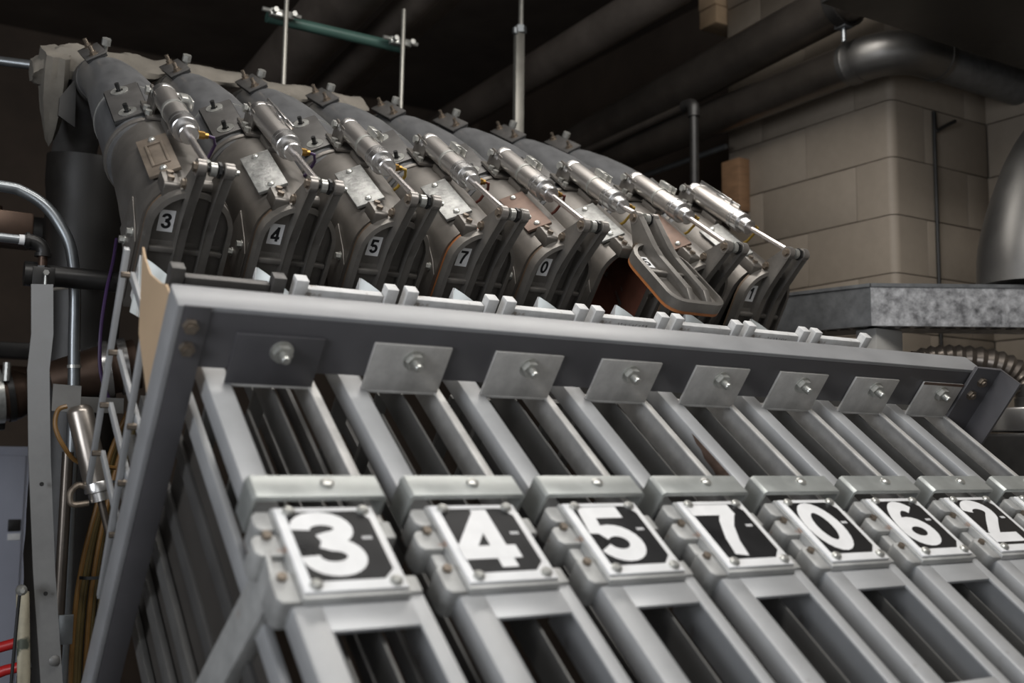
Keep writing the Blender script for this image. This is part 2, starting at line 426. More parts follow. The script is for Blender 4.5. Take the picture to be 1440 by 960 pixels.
# ------------------------------------------------------------------ numbered chutes
def chute_proto():
    r = machine('numbered_chute')
    MB().box((-.0665, -.005, -.0565), (.058, -.0005, .0236), .0008).build('mounting_tab', 'tab', r)
    nb = MB().hexnut((0, -.005, 0), (0, -.0165, 0), .0138).build('nut', 'bolt', r)
    MB().cyl((0, -.005, 0), (0, -.0072, 0), .0165, 20).build('washer', 'bolt', r)
    b = MB().lathe((0, -.012, 0), (0, -.04, 0), [(0, .0065), (.0165, .0065), (.0185, .0052), (.0185, 0)], 14)
    for i in range(5): b.ring((0, -.0165-i*.0024, 0), (0, -.0177-i*.0024, 0), .0071, .006, 14)
    b.build('bolt_end', 'bolt', r)
    # upper rails of the front face
    MB().prism([(-.091, -.086), (-.091, -.0555), (-.057, -.0555), (-.057, -.0605), (-.083, -.0605), (-.083, -.086)], -.30, .26, 'y', .0035).build('rail', 'grey', r)
    MB().prism([(.066, -.105), (.066, -.0555), (.053, -.0555), (.053, -.0595), (.0615, -.0595), (.0615, -.105)], -.30, .26, 'y', .001).build('rail', 'tab', r)
    MB().box((-.060, -.006, -.0600), (.060, .012, -.0560), .0008).build('cross_strip', 'tab', r)
    # thin guide plates inside the chute
    MB().box((-.036, -1.15, -.112), (-.033, -.03, -.080)).build('guide_plate', 'inner', r)
    MB().box((.004, -1.15, -.110), (.007, .20, -.066)).build('guide_plate', 'inner', r)
    # deeper rails and posts
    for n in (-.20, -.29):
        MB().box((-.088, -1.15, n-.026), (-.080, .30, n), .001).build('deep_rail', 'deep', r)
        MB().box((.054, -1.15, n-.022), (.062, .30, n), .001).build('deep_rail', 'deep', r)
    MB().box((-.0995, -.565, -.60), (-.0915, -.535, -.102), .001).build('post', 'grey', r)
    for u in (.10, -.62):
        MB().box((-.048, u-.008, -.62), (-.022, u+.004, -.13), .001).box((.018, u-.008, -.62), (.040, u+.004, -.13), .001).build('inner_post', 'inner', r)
    # clamp across both rails
    b = MB().prism([(-.101, -.078), (-.101, -.029), (-.0965, -.0245), (.062, -.0245), (.0665, -.029), (.0665, -.078), (.0625, -.078), (.0625, -.0305), (-.097, -.0305), (-.097, -.078)], -.2815, -.2425, 'y', .0008)
    cl = b.build('clamp_bracket', 'galv', r)
    MB().lathe((-.005, -.2585, -.0247), (-.005, -.2585, 0), [(0, .0085), (.0025, .0085), (.0045, .006), (.0055, 0)], 14).build('screw_head', 'bolt', cl)
    MB().cyl((.0665, -.268, -.063), (.072, -.268, -.063), .005, 8).build('screw_head', 'bolt', cl)
    # cast box under the number plate
    bx = MB().box((-.080, -.432, -.085), (.048, -.284, -.0385), .003).build('number_box', 'castbox', r)
    for (a, bb, e) in ((-.318, -.286, -.103), (-.360, -.326, -.113), (-.432, -.385, -.107)):
        MB().prism([(-.080, bb), (e+.006, bb), (e, bb-.008), (e, a+.008), (e+.006, a), (-.080, a)], -.082, -.042, 'z', .003).build('lug', 'castbox', bx)
    MB().box((-.098, -.388, -.075), (-.08, -.322, -.05), .003).build('hinge_bar', 'castbox', bx)
    for (a, bb) in ((-.335, -.305), (-.425, -.398)):
        MB().box((.046, a, -.08), (.066, bb, -.044), .003).build('lug', 'castbox', bx)
    for u in (-.330, -.396):
        MB().hexnut((-.094, u, -.0425), (-.094, u, -.037), .006).build('bolt', 'oldbolt', bx)
    # lower frame: rails and cross bars round a window
    MB().prism([(-.091, -.082), (-.091, -.048), (-.055, -.048), (-.055, -.054), (-.083, -.054), (-.083, -.082)], -1.15, -.425, 'y', .0045).build('lower_rail', 'grey', r)
    MB().prism([(.066, -.11), (.066, -.048), (.046, -.048), (.046, -.053), (.060, -.053), (.060, -.11)], -1.15, -.425, 'y', .0015).build('lower_rail', 'grey', r)
    MB().box((-.058, -.470, -.0535), (.050, -.425, -.0482), .0008).build('cross_bar', 'grey', r)
    MB().box((-.058, -.700, -.0535), (.050, -.645, -.0482), .0008).build('cross_bar', 'grey', r)
    # inlet rim behind the header beam
    for x in (-.079, .083):
        MB().box((x-.011, .275, -.13), (x+.011, .297, -.036), .0018).build('rim_block', 'offwhite', r)
    MB().box((-.066, .279, -.10), (.070, .295, -.052), .002).build('rim_bar', 'offwhite', r)
    # folded sheet scoop under the outlet flap
    secs = []
    for i in range(9):
        t = i/8
        x = -.092 + .104*t; top = -.116 - .050*t*t - .01*t
        u = .462 - .075*math.sin(t*PI*.55) ; e = .0012
        secs.append([(x, u, top), (x+e, u-.002, top), (x+e-.012, u-.05, -.20), (x-.012, u-.048, -.20)])
    MB().loft(secs).build('scoop', 'galv', r)
    MB().prism([(.400, -.20), (.470, -.20), (.463, -.117)], -.0945, -.0925, 'x').build('scoop_side', 'offwhite', r)
    return r

chutes = [chute_proto()]
for i in range(1, 8):
    c = copy_tree(chutes[0]); c.location.x = i*PITCH
    chutes.append(c)
def kids(o, nm): return [c for c in o.children if c.name.split('.')[0] == nm]
def remat(o, m):
    o.data = o.data.copy(); o.data.materials.clear(); o.data.materials.append(M[m])
CH_LABEL = [
    'grey steel chute frame whose black plate shows numeral three, nearest of the row',
    'grey steel chute frame whose black plate shows numeral four',
    'grey steel chute frame whose black plate shows numeral five',
    'grey steel chute frame whose black plate shows numeral seven',
    'grey steel chute frame whose black plate shows numeral zero, brown chipped rail',
    'grey steel chute frame whose black plate shows numeral six',
    'grey steel chute frame whose black plate shows numeral two',
    'farthest chute frame at the right end, mounting tab with a rusty top edge']
PZ = -.0335
plate_me = None
for i, c in enumerate(chutes):
    tag(c, CH_LABEL[i], 'chute frame', 'numbered chutes in the row')
    # number plate
    if plate_me is None:
        b = MB()
        x0, x1, u0, u1, ch = -.0775, .0445, -.426, -.290, .0
        b.box((x0, u0, -.0385), (x1, u1, -.0345), .0008)
        plate_me = b.mesh('number_plate', 'white')
        xa, xb, ua, ub, k = -.0665, .0345, -.411, -.298, .014
        pan = MB().prism([(xa+.004, ua), (xb-k, ua), (xb, ua+k), (xb, ub-k), (xb-k, ub), (xa+.004, ub), (xa, ub-.004), (xa, ua+.004)], -.0346, -.0338, 'z').mesh('black_panel', 'black')
        sc = MB().lathe((0, 0, -.0346), (0, 0, 1), [(0, .0075), (.0035, .0072), (.0055, .005), (.006, 0)], 12).mesh('screw_head', 'bolt')
        mk = MB()
        for q in range(4): mk.box((.0145+q*.0032, -.3475, -.0338), (.0165+q*.0032, -.3425, -.0336))
        mk = mk.mesh('size_mark', 'white', False)
    pl = D.objects.new('number_plate', plate_me); COL.objects.link(pl); pl.parent = c
    for nm, me in (('black_panel', pan), ('size_mark', mk)):
        o = D.objects.new(nm, me); COL.objects.link(o); o.parent = pl
    for sx, su in ((-.062, -.298), (.030, -.298), (.031, -.417), (-.063, -.417)):
        o = D.objects.new('screw_head', sc); COL.objects.link(o); o.parent = pl; o.location = (sx, su, 0)
    digit_mesh(NUM[i], lambda p, h: (-.0690+p.x, -.4045+p.y, -.0334+h), .080, .104, .195).build('digit', 'white', pl, False)
    # rail differences
    if i == 0:
        remat(kids(c, 'mounting_tab')[0], 'tabdark')
        for o in kids(c, 'rim_block') + kids(c, 'rim_bar'): remat(o, 'dark_plate')
        st = MB().prism([(-.082, -.405, ), (-.102, -.405), (-.102, -.350), (-.096, -.350), (-.096, -.399), (-.082, -.399)], 0, -.5, 'z', .0012).build('end_strut', 'castbox', c)
        st.matrix_local = Matrix.Translation((0, -.37, -.045)) @ Matrix.Rotation(math.radians(15), 4, 'X') @ Matrix.Translation((0, .37, 0))
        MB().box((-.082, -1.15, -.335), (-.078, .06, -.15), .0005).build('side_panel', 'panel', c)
        MB().box((-.094, -1.15, -.148), (-.084, .26, -.118), .001).build('side_rail', 'grey', c)
        for n in (-.37, -.45, -.54):
            MB().box((-.092, -1.15, n-.03), (-.082, .30, n), .001).build('side_rail', 'inner', c)
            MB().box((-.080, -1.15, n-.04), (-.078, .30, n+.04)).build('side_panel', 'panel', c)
    if i == 4:
        MB().prism([(-.085, -.0600), (-.100, -.0595), (-.150, -.0590), (-.243, -.0590), (-.243, -.0855), (-.205, -.084), (-.178, -.080), (-.160, -.076), (-.135, -.0745), (-.120, -.068), (-.104, -.067)], -.0916, -.0912, 'x').build('bare_rust_patch', 'plate_rust', c)
    if i == 7:
        MB().box((-.0665, -.0058, .0185), (.058, -.0045, .0240)).build('rusty_edge', 'plate_rust', c)
    if i in (4, 6):                                                      # pen marks on the white rim bar
        b = MB(); rnd = random.Random(i)
        for row in range(2 if i == 4 else 1):
            x = -.03
            for q in range(9):
                x += rnd.uniform(.006, .010)
                pts = [(x+rnd.uniform(0, .005), -.060-.012*row-rnd.uniform(0, .008)) for _ in range(4)]
                b.ribbon(pts, .0011, lambda p: (p.x, .2788, p.y))
        b.build('pen_marks', 'ink', c, False)

# ------------------------------------------------------------------ pipe outlets with hinged flaps
CN, RB = -.106, .080             # height of the pipe axis at the outlet, radius of the casting
XC = .003
HU, HN = .5635, -.020            # hinge pin
def usec(u, R, bn, wt, cn=CN, xc=XC, n=32):
    out = []
    for k in range(n):
        a = 2*PI*k/n; ca, sa = math.cos(a), math.sin(a)
        if sa >= -1e-9: out.append((xc+R*ca, u, cn+R*sa))
        else:
            q = 1.414
            xs = max(-1, min(1, ca*q)); ns = max(-1, sa*q)
            out.append((xc+R*(ca*(1-wt)+xs*wt), u, cn+R*sa*(1-wt)+(bn-cn)*abs(ns)*wt))
    return out
def ucurve(R, bottom, r, cn, n=14, rt=None):
    # outline of the flap: arch on top, rounded corners below
    p = [(R*math.cos(PI*i/n), cn+R*math.sin(PI*i/n)) for i in range(n+1)]
    p += [(-R+r-r*math.cos(PI/2*i/4), bottom+r-r*math.sin(PI/2*i/4)) for i in range(5)]
    p += [(R-r+r*math.sin(PI/2*i/4), bottom+r-r*math.cos(PI/2*i/4)) for i in range(5)]
    return p

def outlet_proto():
    r = machine('pipe_outlet')
    b = MB()
    outer = [usec(.5775, RB, -.285, 1), usec(.60, RB, -.255, 1), usec(.64, RB, -.225, .95), usec(.70, RB+.002, -.205, .8, CN-.002), usec(.78, RB+.006, -.205, .55, CN-.006),
             usec(.84, RB+.008, -.205, .3, CN-.010), usec(.875, RB+.007, -.205, .15, CN-.013), usec(.905, RB+.003, -.205, 0, CN-.016)]
    inner = [usec(.905, .05, -.16, 0), usec(.84, RB-.010, -.185, .3, CN-.01), usec(.70, RB-.013, -.190, .8), usec(.60, RB-.013, -.240, 1), usec(.5775, RB-.012, -.273, 1)]
    rings = [[b.bm.verts.new(p) for p in sec] for sec in outer + inner]
    rings.append(rings[0])
    for a, c in zip(rings, rings[1:]):
        for k in range(32): b.bm.faces.new([a[k], a[(k+1) % 32], c[(k+1) % 32], c[k]])
    b.build('casting', 'cast', r)
    b = MB()
    b.loft([usec(.5768, RB-.0125, -.2725, 1), usec(.60, RB-.0135, -.239, 1), usec(.70, RB-.0138, -.189, .8), usec(.84, RB-.0108, -.184, .3, CN-.01), usec(.9, .045, -.15, 0)], False)
    b.build('liner', 'liner', r, label='dark rust-brown inner lining')
    # swept pipe behind the casting
    PX = XC-.006
    path = [(PX, .885, -.127), (PX, .95, -.129), (PX, 1.05, -.131), (PX, 1.15, -.135), (PX, 1.25, -.141), (PX, 1.35, -.152), (PX, 1.45, -.170), (PX, 1.53, -.192), (PX, 1.60, -.214)]
    MB().tube(path, [.086, .085, .083, .081, .075, .068, .0615, .057, .055], 30).build('pipe', 'pipe', r)
    MB().tube([(PX, 1.575, -.208), (PX, 1.64, -.240), (PX, 1.70, -.295), (PX, 1.74, -.37), (PX, 1.76, -.45), (PX, 1.77, -.60)], .058, 24).build('bend', 'dark_plate', r)
    MB().lathe((PX, .900, -.127), (PX, .93, -.128), [(0, .084), (.0, .0885), (.004, .091), (.009, .091), (.013, .0875), (.02, .084)], 32).build('collar', 'cast', r)
    MB().lathe((PX, 1.115, -.134), (PX, 1.14, -.135), [(0, .08), (0, .0835), (.003, .0835), (.003, .08)], 32).build('band', 'bolt', r)
    MB().box((-.009, .800, CN+RB-.004), (.015, .865, CN+RB+.010), .003).build('cylinder_boss', 'cast', r)
    # hinge block on top of the casting
    hb = MB().prism([(.566, CN+RB-.012), (.566, CN+RB-.002), (.571, CN+RB+.002), (.608, CN+RB+.004), (.616, CN+RB), (.618, CN+RB-.022), (.566, CN+RB-.026)], -.053, -.0245, 'x', .002).build('hinge_block', 'cast', r)
    for x, u in ((-.040, .582), (-.038, .604)):
        MB().hexnut((x, u, CN+RB+.001), (x, u, CN+RB+.009), .0065).build('bolt', 'oldbolt', hb)
    MB().cyl((-.0035, HU, HN), (.0265, HU, HN), .0115, 16).build('hinge_barrel', 'cast', hb)
    # flat cheek on both sides of the mouth
    for sx in (-1, 1):
        x = XC + sx*(RB+.0005)
        ck = MB().prism([(.5775, -.270), (.5775, -.150), (.600, -.130), (.660, -.100), (.705, -.190), (.625, -.215)], x, x+sx*.003, 'x', .0008).build('cheek_plate', 'cast', r)
        for u, n in ((.606, -.146), (.650, -.185)):
            MB().cyl((x+sx*.003, u, n), (x+sx*.005, u, n), .009, 14).hexnut((x+sx*.005, u, n), (x+sx*.013, u, n), .0068).build('bolt', 'bolt', ck)
    # access plate on the upper left of the casting
    T = Matrix.Translation((XC, 0, CN)) @ Matrix.Rotation(math.radians(-30), 4, 'Y')
    ap = MB().box((-.029, .625, RB+.002), (.029, .780, RB+.0085), .0008, T).build('access_plate', 'plate_galv', r)
    for u in (.640, .765):
        MB().lathe(T @ Vector((0, u, RB+.0085)), T @ Vector((0, u, RB+.02)), [(0, .0072), (.003, .0068), (.0055, .004), (.006, 0)], 12).build('screw_head', 'bolt', ap)
    # saddle plate over the pipe joint
    T = Matrix.Translation((XC-.006, 0, -.131)) @ Matrix.Rotation(math.radians(-30), 4, 'Y')
    MB().box((-.037, .935, .080), (.037, 1.10, .0875), .0008, T).build('gasket', 'rubber', r)
    sp = MB().box((-.035, .938, .0875), (.035, 1.098, .0915), .0008, T).build('saddle_plate', 'dark_plate', r)
    for u in (.962, 1.076):
        MB().cyl(T @ Vector((-.004, u, .0915)), T @ Vector((-.004, u, .0930)), .0185, 18).build('washer', 'bolt', sp)
        MB().cyl(T @ Vector((-.004, u, .0930)), T @ Vector((-.004, u, .1090)), .0050, 10).hexnut(T @ Vector((-.004, u, .093)), T @ Vector((-.004, u, .0875)), .0085).build('stud', 'blackbolt', sp)
    # coupling plate at the top end of the pipe
    T = Matrix.Translation((-.036, 1.547, -.135)) @ Matrix.Rotation(math.radians(-10.5), 4, 'X') @ Matrix.Rotation(math.radians(-35), 4, 'Y') @ Matrix.Translation((0, 0, .004))
    MB().box((-.025, -.068, -.010), (.025, .068, -.002), .0008, T).build('gasket', 'rubber', r)
    cp = MB().box((-.0265, -.071, -.002), (.0265, .071, .002), .0008, T).build('coupling_plate', 'dark_plate', r)
    for x, u in ((.002, .058), (-.002, -.048)):
        MB().cyl(T @ Vector((x, u, .002)), T @ Vector((x, u, .003)), .012, 14).hexnut(T @ Vector((x, u, .002)), T @ Vector((x, u, .010)), .0085).cyl(T @ Vector((x, u, .010)), T @ Vector((x, u, .024)), .0048, 10).build('bolt', 'oldbolt', cp)
    MB().cyl((.0, 1.60, -.15), (.0, 1.60, -.115), .006, 10).hexnut((.0, 1.60, -.125), (.0, 1.60, -.108), .0115).build('top_bolt', 'bolt', r)
    # valve yoke that carries the air cylinder
    yk = MB().box((-.019, .905, -.030), (-.013, .965, .012), .0015).box((.023, .905, -.030), (.029, .965, .012), .0015).box((-.030, .890, -.036), (.034, .975, -.029), .0015).build('cylinder_yoke', 'cast', r)
    for x, u in ((-.026, .90), (-.026, .925), (.028, .895)):
        MB().hexnut((x, u, -.029), (x, u, -.020), .0072).build('bolt', 'bolt', yk)
    return r

def flap_proto(par):
    # origin on the hinge axis; the flap hangs down (-z) when shut
    f = MB().prism(ucurve(.0735, -.241, .034, CN-HN+.004), .0015, .0085, 'y').build('flap_door', 'door', par)
    # prism extruded along y: move so that its front faces -y
    f.data.transform(Matrix.Translation((XC, -.0065, 0)))
    # raised rim
    o_, i_ = ucurve(.0755, -.243, .036, CN-HN+.004), ucurve(.0665, -.234, .029, CN-HN+.004)
    b = MB(); n = len(o_)
    q = [[b.bm.verts.new((XC+p[0], y, p[1])) for p in pts] for pts, y in ((o_, .006), (o_, -.017), (i_, -.019), (i_, -.003))]
    for a, c in zip(q, q[1:]):
        for k in range(n): b.bm.faces.new([a[k], a[(k+1) % n], c[(k+1) % n], c[k]])
    b.build('rim', 'door', f)
    b = MB(); g0 = ucurve(.0748, -.2425, .035, CN-HN+.004); g1 = ucurve(.060, -.228, .026, CN-HN+.004)
    q = [[b.bm.verts.new((XC+p[0], y, p[1])) for p in pts] for pts, y in ((g1, .0062), (g0, .0062), (g0, .0130), (g1, .0130))]
    q.append(q[0])
    for a, c in zip(q, q[1:]):
        for k in range(n): b.bm.faces.new([a[k], a[(k+1) % n], c[(k+1) % n], c[k]])
    b.build('seal', 'seal', f)
    # twin lever ribs: boss, arm, then rib down the flap
    def lever(x0, x1):
        pts = []
        pu, pn = -.0465, .053
        d = Vector((pu, pn)).normalized(); nn = Vector((-d.y, d.x))
        a0 = math.atan2(nn.y, nn.x)
        for i in range(9):
            a = a0 - PI*i/8
            pts.append((pu+.0145*math.cos(a), pn+.0145*math.sin(a)))
        pts += [(.004, .013), (.012, .004), (.010, -.010), (-.004, -.016), (-.004, -.030), (-.004, -.230), (-.012, -.230), (-.027, -.200), (-.027, -.075), (-.034, -.045), (-.043, -.012)]
        return MB().prism(pts, x0, x1, 'x', .0018).build('lever_rib', 'door', f)
    lever(-.0190, -.0035); lever(.0265, .0425)
    for x0, x1 in ((-.0195, -.0060), (.0285, .0435)):
        MB().cyl((x0, -.0465, .053), (x1, -.0465, .053), .0152, 20).build('boss', 'boss', f)
    MB().hexnut((-.0195, -.0465, .053), (-.0255, -.0465, .053), .0082).cyl((-.0195, -.0465, .053), (-.0205, -.0465, .053), .0105, 16).build('pin_head', 'oldbolt', f)
    MB().hexnut((.0425, -.0465, .053), (.0485, -.0465, .053), .0085).cyl((.0485, -.0465, .053), (.054, -.0465, .053), .0048, 10).build('pin_end', 'bolt', f)
    MB().cyl((-.0175, 0, 0), (-.0205, 0, 0), .0105, 16).hexnut((-.0205, 0, 0), (-.0255, 0, 0), .0078).build('hinge_pin', 'oldbolt', f)
    MB().box((XC-.066, -.017, -.131), (XC+.066, -.003, -.120), .0025).build('cross_rib', 'door', f)
    MB().box((XC-.068, -.0055, -.136), (XC+.068, -.0030, -.112), .0005).build('rib_web', 'door', f)
    return f

outs = [outlet_proto()]
flap_proto(outs[0])
for i in range(1, 8):
    c = copy_tree(outs[0]); c.location.x = i*PITCH
    outs.append(c)
lab_me = MB().box((-.0135, -.0002, -.021), (.0135, .0006, .021)).mesh('number_sticker', 'white', False)
OUT_LABEL = [
    'cast metal pipe outlet with shut flap stickered three, tan slotted plate on top',
    'cast metal pipe outlet with shut flap stickered four',
    'cast metal pipe outlet with shut flap stickered five',
    'cast metal pipe outlet with shut flap stickered seven and orange seal, galvanised plate above',
    'cast metal pipe outlet with shut flap stickered zero',
    'cast metal pipe outlet whose flap stickered six stands wide open',
    'cast metal pipe outlet half hidden behind the open flap',
    'cast metal pipe outlet with flap stickered one, farthest of the row']
for i, r in enumerate(outs):
    tag(r, OUT_LABEL[i], 'pipe outlet', 'flap outlets in the row')
    f = kids(r, 'flap_door')[0]
    f.location = (0, HU, HN)
    f.rotation_euler.x = math.radians(-86) if i == 5 else (math.radians(-7) if i == 7 else 0)
    o = D.objects.new('number_sticker', lab_me); COL.objects.link(o); o.parent = f; o.location = (-.0385, -.0058, -.073)
    digit_mesh(NUM[i], lambda p, h: (-.0385-.0085+p.x, -.0062-h, -.073-.0150+p.y), .017, .030, .19).build('sticker_digit', 'ink', f, False)
    if i in (3, 5): remat(kids(f, 'seal')[0], 'orange')
    ap = kids(r, 'access_plate')[0]
    if i == 0:
        remat(ap, 'plate_tan')
        T = Matrix.Translation((XC, 0, CN)) @ Matrix.Rotation(math.radians(-30), 4, 'Y')
        MB().box((-.017, .656, RB+.008), (-.012, .748, RB+.0115), .0005, T).box((.012, .656, RB+.008), (.017, .748, RB+.0115), .0005, T).box((-.012, .656, RB+.008), (.012, .661, RB+.0115), .0005, T).box((-.012, .743, RB+.008), (.012, .748, RB+.0115), .0005, T).build('slot_frame', 'plate_tan', ap)
    if i in (4, 6): remat(ap, 'plate_rust')
    if i != 5:
        for o in kids(r, 'liner'): D.objects.remove(o)

# ------------------------------------------------------------------ air cylinders
def cylinder_parts(r, rodtip, i, K=1.28):
    A = Vector((.0045, .948, .0015)); Bp = Vector((.0045, .517, .033))
    d = (Bp-A).normalized()
    P = lambda t: A + d*t
    MB().lathe(P(.018), P(.2), [(0, 0), (0, .0185*K), (.178, .0185*K), (.178, 0) ], 28).build('barrel', 'steel', r)
    MB().lathe(P(0), P(.1), [(0, 0), (0, .013*K), (.004, .0175*K), (.006, .0192*K), (.022, .0192*K), (.024, .0186*K) ], 28).build('rear_cap', 'alu', r)
    MB().lathe(P(.190), P(.3), [(t, q*K) for t, q in ((0, .0184), (0, .0202), (.012, .0202), (.0122, .0190), (.015, .0190), (.0152, .0202), (.036, .0202), (.0375, .0188), (.0377, .0146), (.064, .0146), (.066, .0130), (.066, .0))], 28).build('front_cap', 'alu', r)
    tip = Vector(rodtip)
    MB().cyl(P(.255), tip - d*.012, .0064, 16).build('rod', 'chrome', r)
    b = MB().ring(tip + Vector((-.001, 0, 0)), tip + Vector((.010, 0, 0)), .0125, .0055, 18).cyl(tip - d*.024, tip - d*.010, .0085, 12)
    b.build('rod_end', 'bolt', r)
    MB().hexnut(tip + Vector((.013, 0, 0)), tip + Vector((.018, 0, 0)), .0145).cyl(tip + Vector((-.005, 0, 0)), tip + Vector((.024, 0, 0)), .0055, 12).build('lock_nut', 'blackbolt', r)
    # pivot at the rear
    MB().cyl(P(-.006) + Vector((-.030, 0, 0)), P(-.006) + Vector((.036, 0, 0)), .0058, 12).hexnut(P(-.006) + Vector((-.033, 0, 0)), P(-.006) + Vector((-.026, 0, 0)), .0095).build('pivot_pin', 'bolt', r)
    MB().box((-.006, .942, -.010), (.016, .966, .009), .003).build('rear_eye', 'cast', r)
    # sensor strap and switch rail on top
    up = Vector((1, 0, 0)).cross(d); up = up if up.z > 0 else -up
    side = Vector((1, 0, 0))
    T = Matrix((( side.x, d.x, up.x, 0), (side.y, d.y, up.y, 0), (side.z, d.z, up.z, 0), (0, 0, 0, 1)))
    T = Matrix.Translation(A+up*.005) @ T
    if i in (0,):
        MB().ring(P(.115), P(.125), .0196*K, .0184*K, 28).build('strap', 'bolt', r)
        b = MB().box((.010, .085, .0165), (.028, .118, .026), .002, T).box((.022, .110, .010), (.026, .150, .030), .001, T)
        b.build('switch_bracket', 'bolt', r)
    elif i in (1, 7):
        b = MB().box((.006, .012, .0175), (.010, .150, .030), .0006, T).box((.014, .040, .0165), (.018, .178, .026), .0006, T).box((.002, .092, .0185), (.018, .125, .0245), .002, T)
        b.build('switch_rail', 'alu', r)
    else:
        MB().ring(P(.122), P(.130), .0197*K, .0184*K, 28).build('strap', 'bolt', r)
        b = MB().box((.004, .098, .0190), (.022, .122, .0200), .0004, T).box((.004, .098, .0200), (.006, .152, .0330), .0005, T).box((.006, .098, .0310), (.017, .126, .0330), .0005, T).box((.021, .112, .0150), (.023, .150, .0310), .0005, T)
        b.build('switch_bracket', 'bolt', r)
    # air fittings and hoses
    MB().hexnut(P(.232) + Vector((.014, 0, -.003)), P(.232) + Vector((.034, 0, -.003)), .0075).cyl(P(.232) + Vector((.030, 0, -.003)), P(.232) + Vector((.041, 0, -.003)), .0055, 10).build('air_fitting', 'brass', r)
    q = P(.232) + Vector((.040, 0, -.003))
    hose = {0: 'purple', 1: 'purple', 2: 'yellow', 3: 'redhose', 4: 'redhose', 5: 'yellow', 6: 'yellow', 7: 'yellow'}[i]
    MB().tube([q, q+Vector((.012, .002, -.002)), q+Vector((.02, .010, -.018)), q+Vector((.016, .02, -.05)), q+Vector((.012, .05, -.085)), q+Vector((.008, .14, -.11)), q+Vector((.004, .3, -.12))], .0034, 8).build('air_hose', hose, r)
    q = P(.05) + Vector((.017, 0, -.006))
    MB().tube([q, q+Vector((.012, .0, -.01)), q+Vector((.022, -.02, -.04)), q+Vector((.026, -.05, -.08)), q+Vector((.03, -.06, -.13))], .003, 8).build('air_hose', 'yellow' if i > 4 else 'rubber', r)
CYL_LABEL = [
    'steel air cylinder above the flap stickered three, brown-tinged with side switch',
    'steel air cylinder above the flap stickered four, long double rail on top',
    'steel air cylinder above the flap stickered five, small bent switch bracket',
    'shiny steel air cylinder above the flap stickered seven',
    'shiny steel air cylinder above the flap stickered zero',
    'shiny steel air cylinder with retracted rod above the open flap',
    'shiny steel air cylinder between the open flap and the farthest cylinder',
    'farthest steel air cylinder in front of the block wall, flat rail on top']
for i in range(8):
    r = machine('air_cylinder', i*PITCH)
    tag(r, CYL_LABEL[i], 'air cylinder', 'air cylinders in the row')
    if i == 5: tip = (.012, HU+.0497, HN+.0502)
    elif i == 7:
        a = math.radians(-7); v = Vector((0, -.0465, .053)); v = Matrix.Rotation(a, 3, 'X') @ v
        tip = (.004, HU+v.y, HN+v.z)
    else: tip = (.004, HU-.0465, HN+.053)
    cylinder_parts(r, tip, i)

# ------------------------------------------------------------------ canvas and card on the machine
def machine_pt(x, u, n): return RX @ Vector((x, u, n)) + BASE
b = MB(); secs = []
rnd = random.Random(3)
keys = [(-.150, 1.68, -.235, .03), (-.131, 1.68, -.215, .05), (-.09, 1.68, -.19, .06), (-.051, 1.68, -.181, .06), (.019, 1.69, -.178, .045), (.07, 1.69, -.178, .05), (.108, 1.70, -.182, .048), (.15, 1.70, -.185, .03), (.182, 1.70, -.174, .018), (.24, 1.70, -.172, .026), (.296, 1.70, -.173, .028), (.34, 1.70, -.172, .022), (.384, 1.70, -.166, .014),
        (.42, 1.70, -.172, .018), (.47, 1.70, -.180, .026), (.50, 1.70, -.176, .03), (.54, 1.70, -.170, .026), (.575, 1.70, -.168, .012), (.614, 1.69, -.172, .026), (.666, 1.69, -.165, .028), (.71, 1.69, -.17, .022), (.757, 1.69, -.165, .010)]
for j in range(len(keys)-1):
    for s in range(4):
        t = s/4; a, c = keys[j], keys[j+1]
        x, u, n, h = (a[q]*(1-t)+c[q]*t for q in range(4))
        ring = []
        for k in range(14):
            an = 2*PI*k/14
            wob = 1 + .14*math.sin(an*3+x*40) + .03*rnd.uniform(-1, 1)
            ring.append(machine_pt(x+.002*rnd.uniform(-1, 1), u+.05*math.cos(an)*wob, n-h*.55+h*.75*math.sin(an)*wob))
        secs.append(ring)
b.loft(secs)
tag(b.build('canvas_cover', 'cloth'), 'crumpled beige canvas laid along the tops of the bent pipes', 'canvas')
b = MB(); secs = []
for j in range(12):
    t = j/11; ring = []
    for k in range(16):
        an = 2*PI*k/16
        rr = .075*(1-.45*t)*math.sin(PI*min(1, .25+t*.75))**.5*(1+.16*math.sin(an*5+t*2)+.04*rnd.uniform(-1, 1))
        ring.append(machine_pt(-.100+.012*t+rr*.55*math.cos(an), 1.66-.02*t+rr*.8*math.sin(an), -.185-.25*t))
    secs.append(ring)
b.loft(secs)
tag(b.build('canvas_bundle', 'cloth'), 'gathered end of canvas hanging down at the left of the pipes', 'canvas')
b = MB()
b.prism([(.262, .0), (.235, -.005), (.190, -.005), (.13, .015), (.10, .030), (.055, .03), (.055, -.14), (.085, -.13), (.182, -.10)], -.1425, -.1395, 'x')
o = b.build('cardboard_sheet', 'card'); o.location = BASE; o.rotation_euler = (TILT, 0, 0)
tag(o, 'tan cardboard sheet standing behind the left corner of the frame', 'cardboard')

# ladder-like side frame behind the left leg
sf = machine('slatted_side_frame')
tag(sf, 'narrow ladder-like frame of grey bars behind the left leg', 'frame')
for u0, u1, n0, n1 in ((.400, .335, -.075, -.50), (.200, .12, -.075, -.56)):
    st = MB().prism([(u0-.006, n0), (u0+.006, n0), (u1+.006, n1), (u1-.006, n1)], -.136, -.127, 'x', .001).build('upright', 'grey', sf)
for n in (-.10, -.235, -.33, -.42):
    MB().box((-.126, .16+n*.19, n-.014), (-.119, .385+n*.15, n), .001).build('slat', 'grey', sf)
    for u in (.385+n*.15, .185+n*.165):
        MB().hexnut((-.126, u, n-.007), (-.1395, u, n-.007), .005).build('bolt', 'oldbolt', sf)

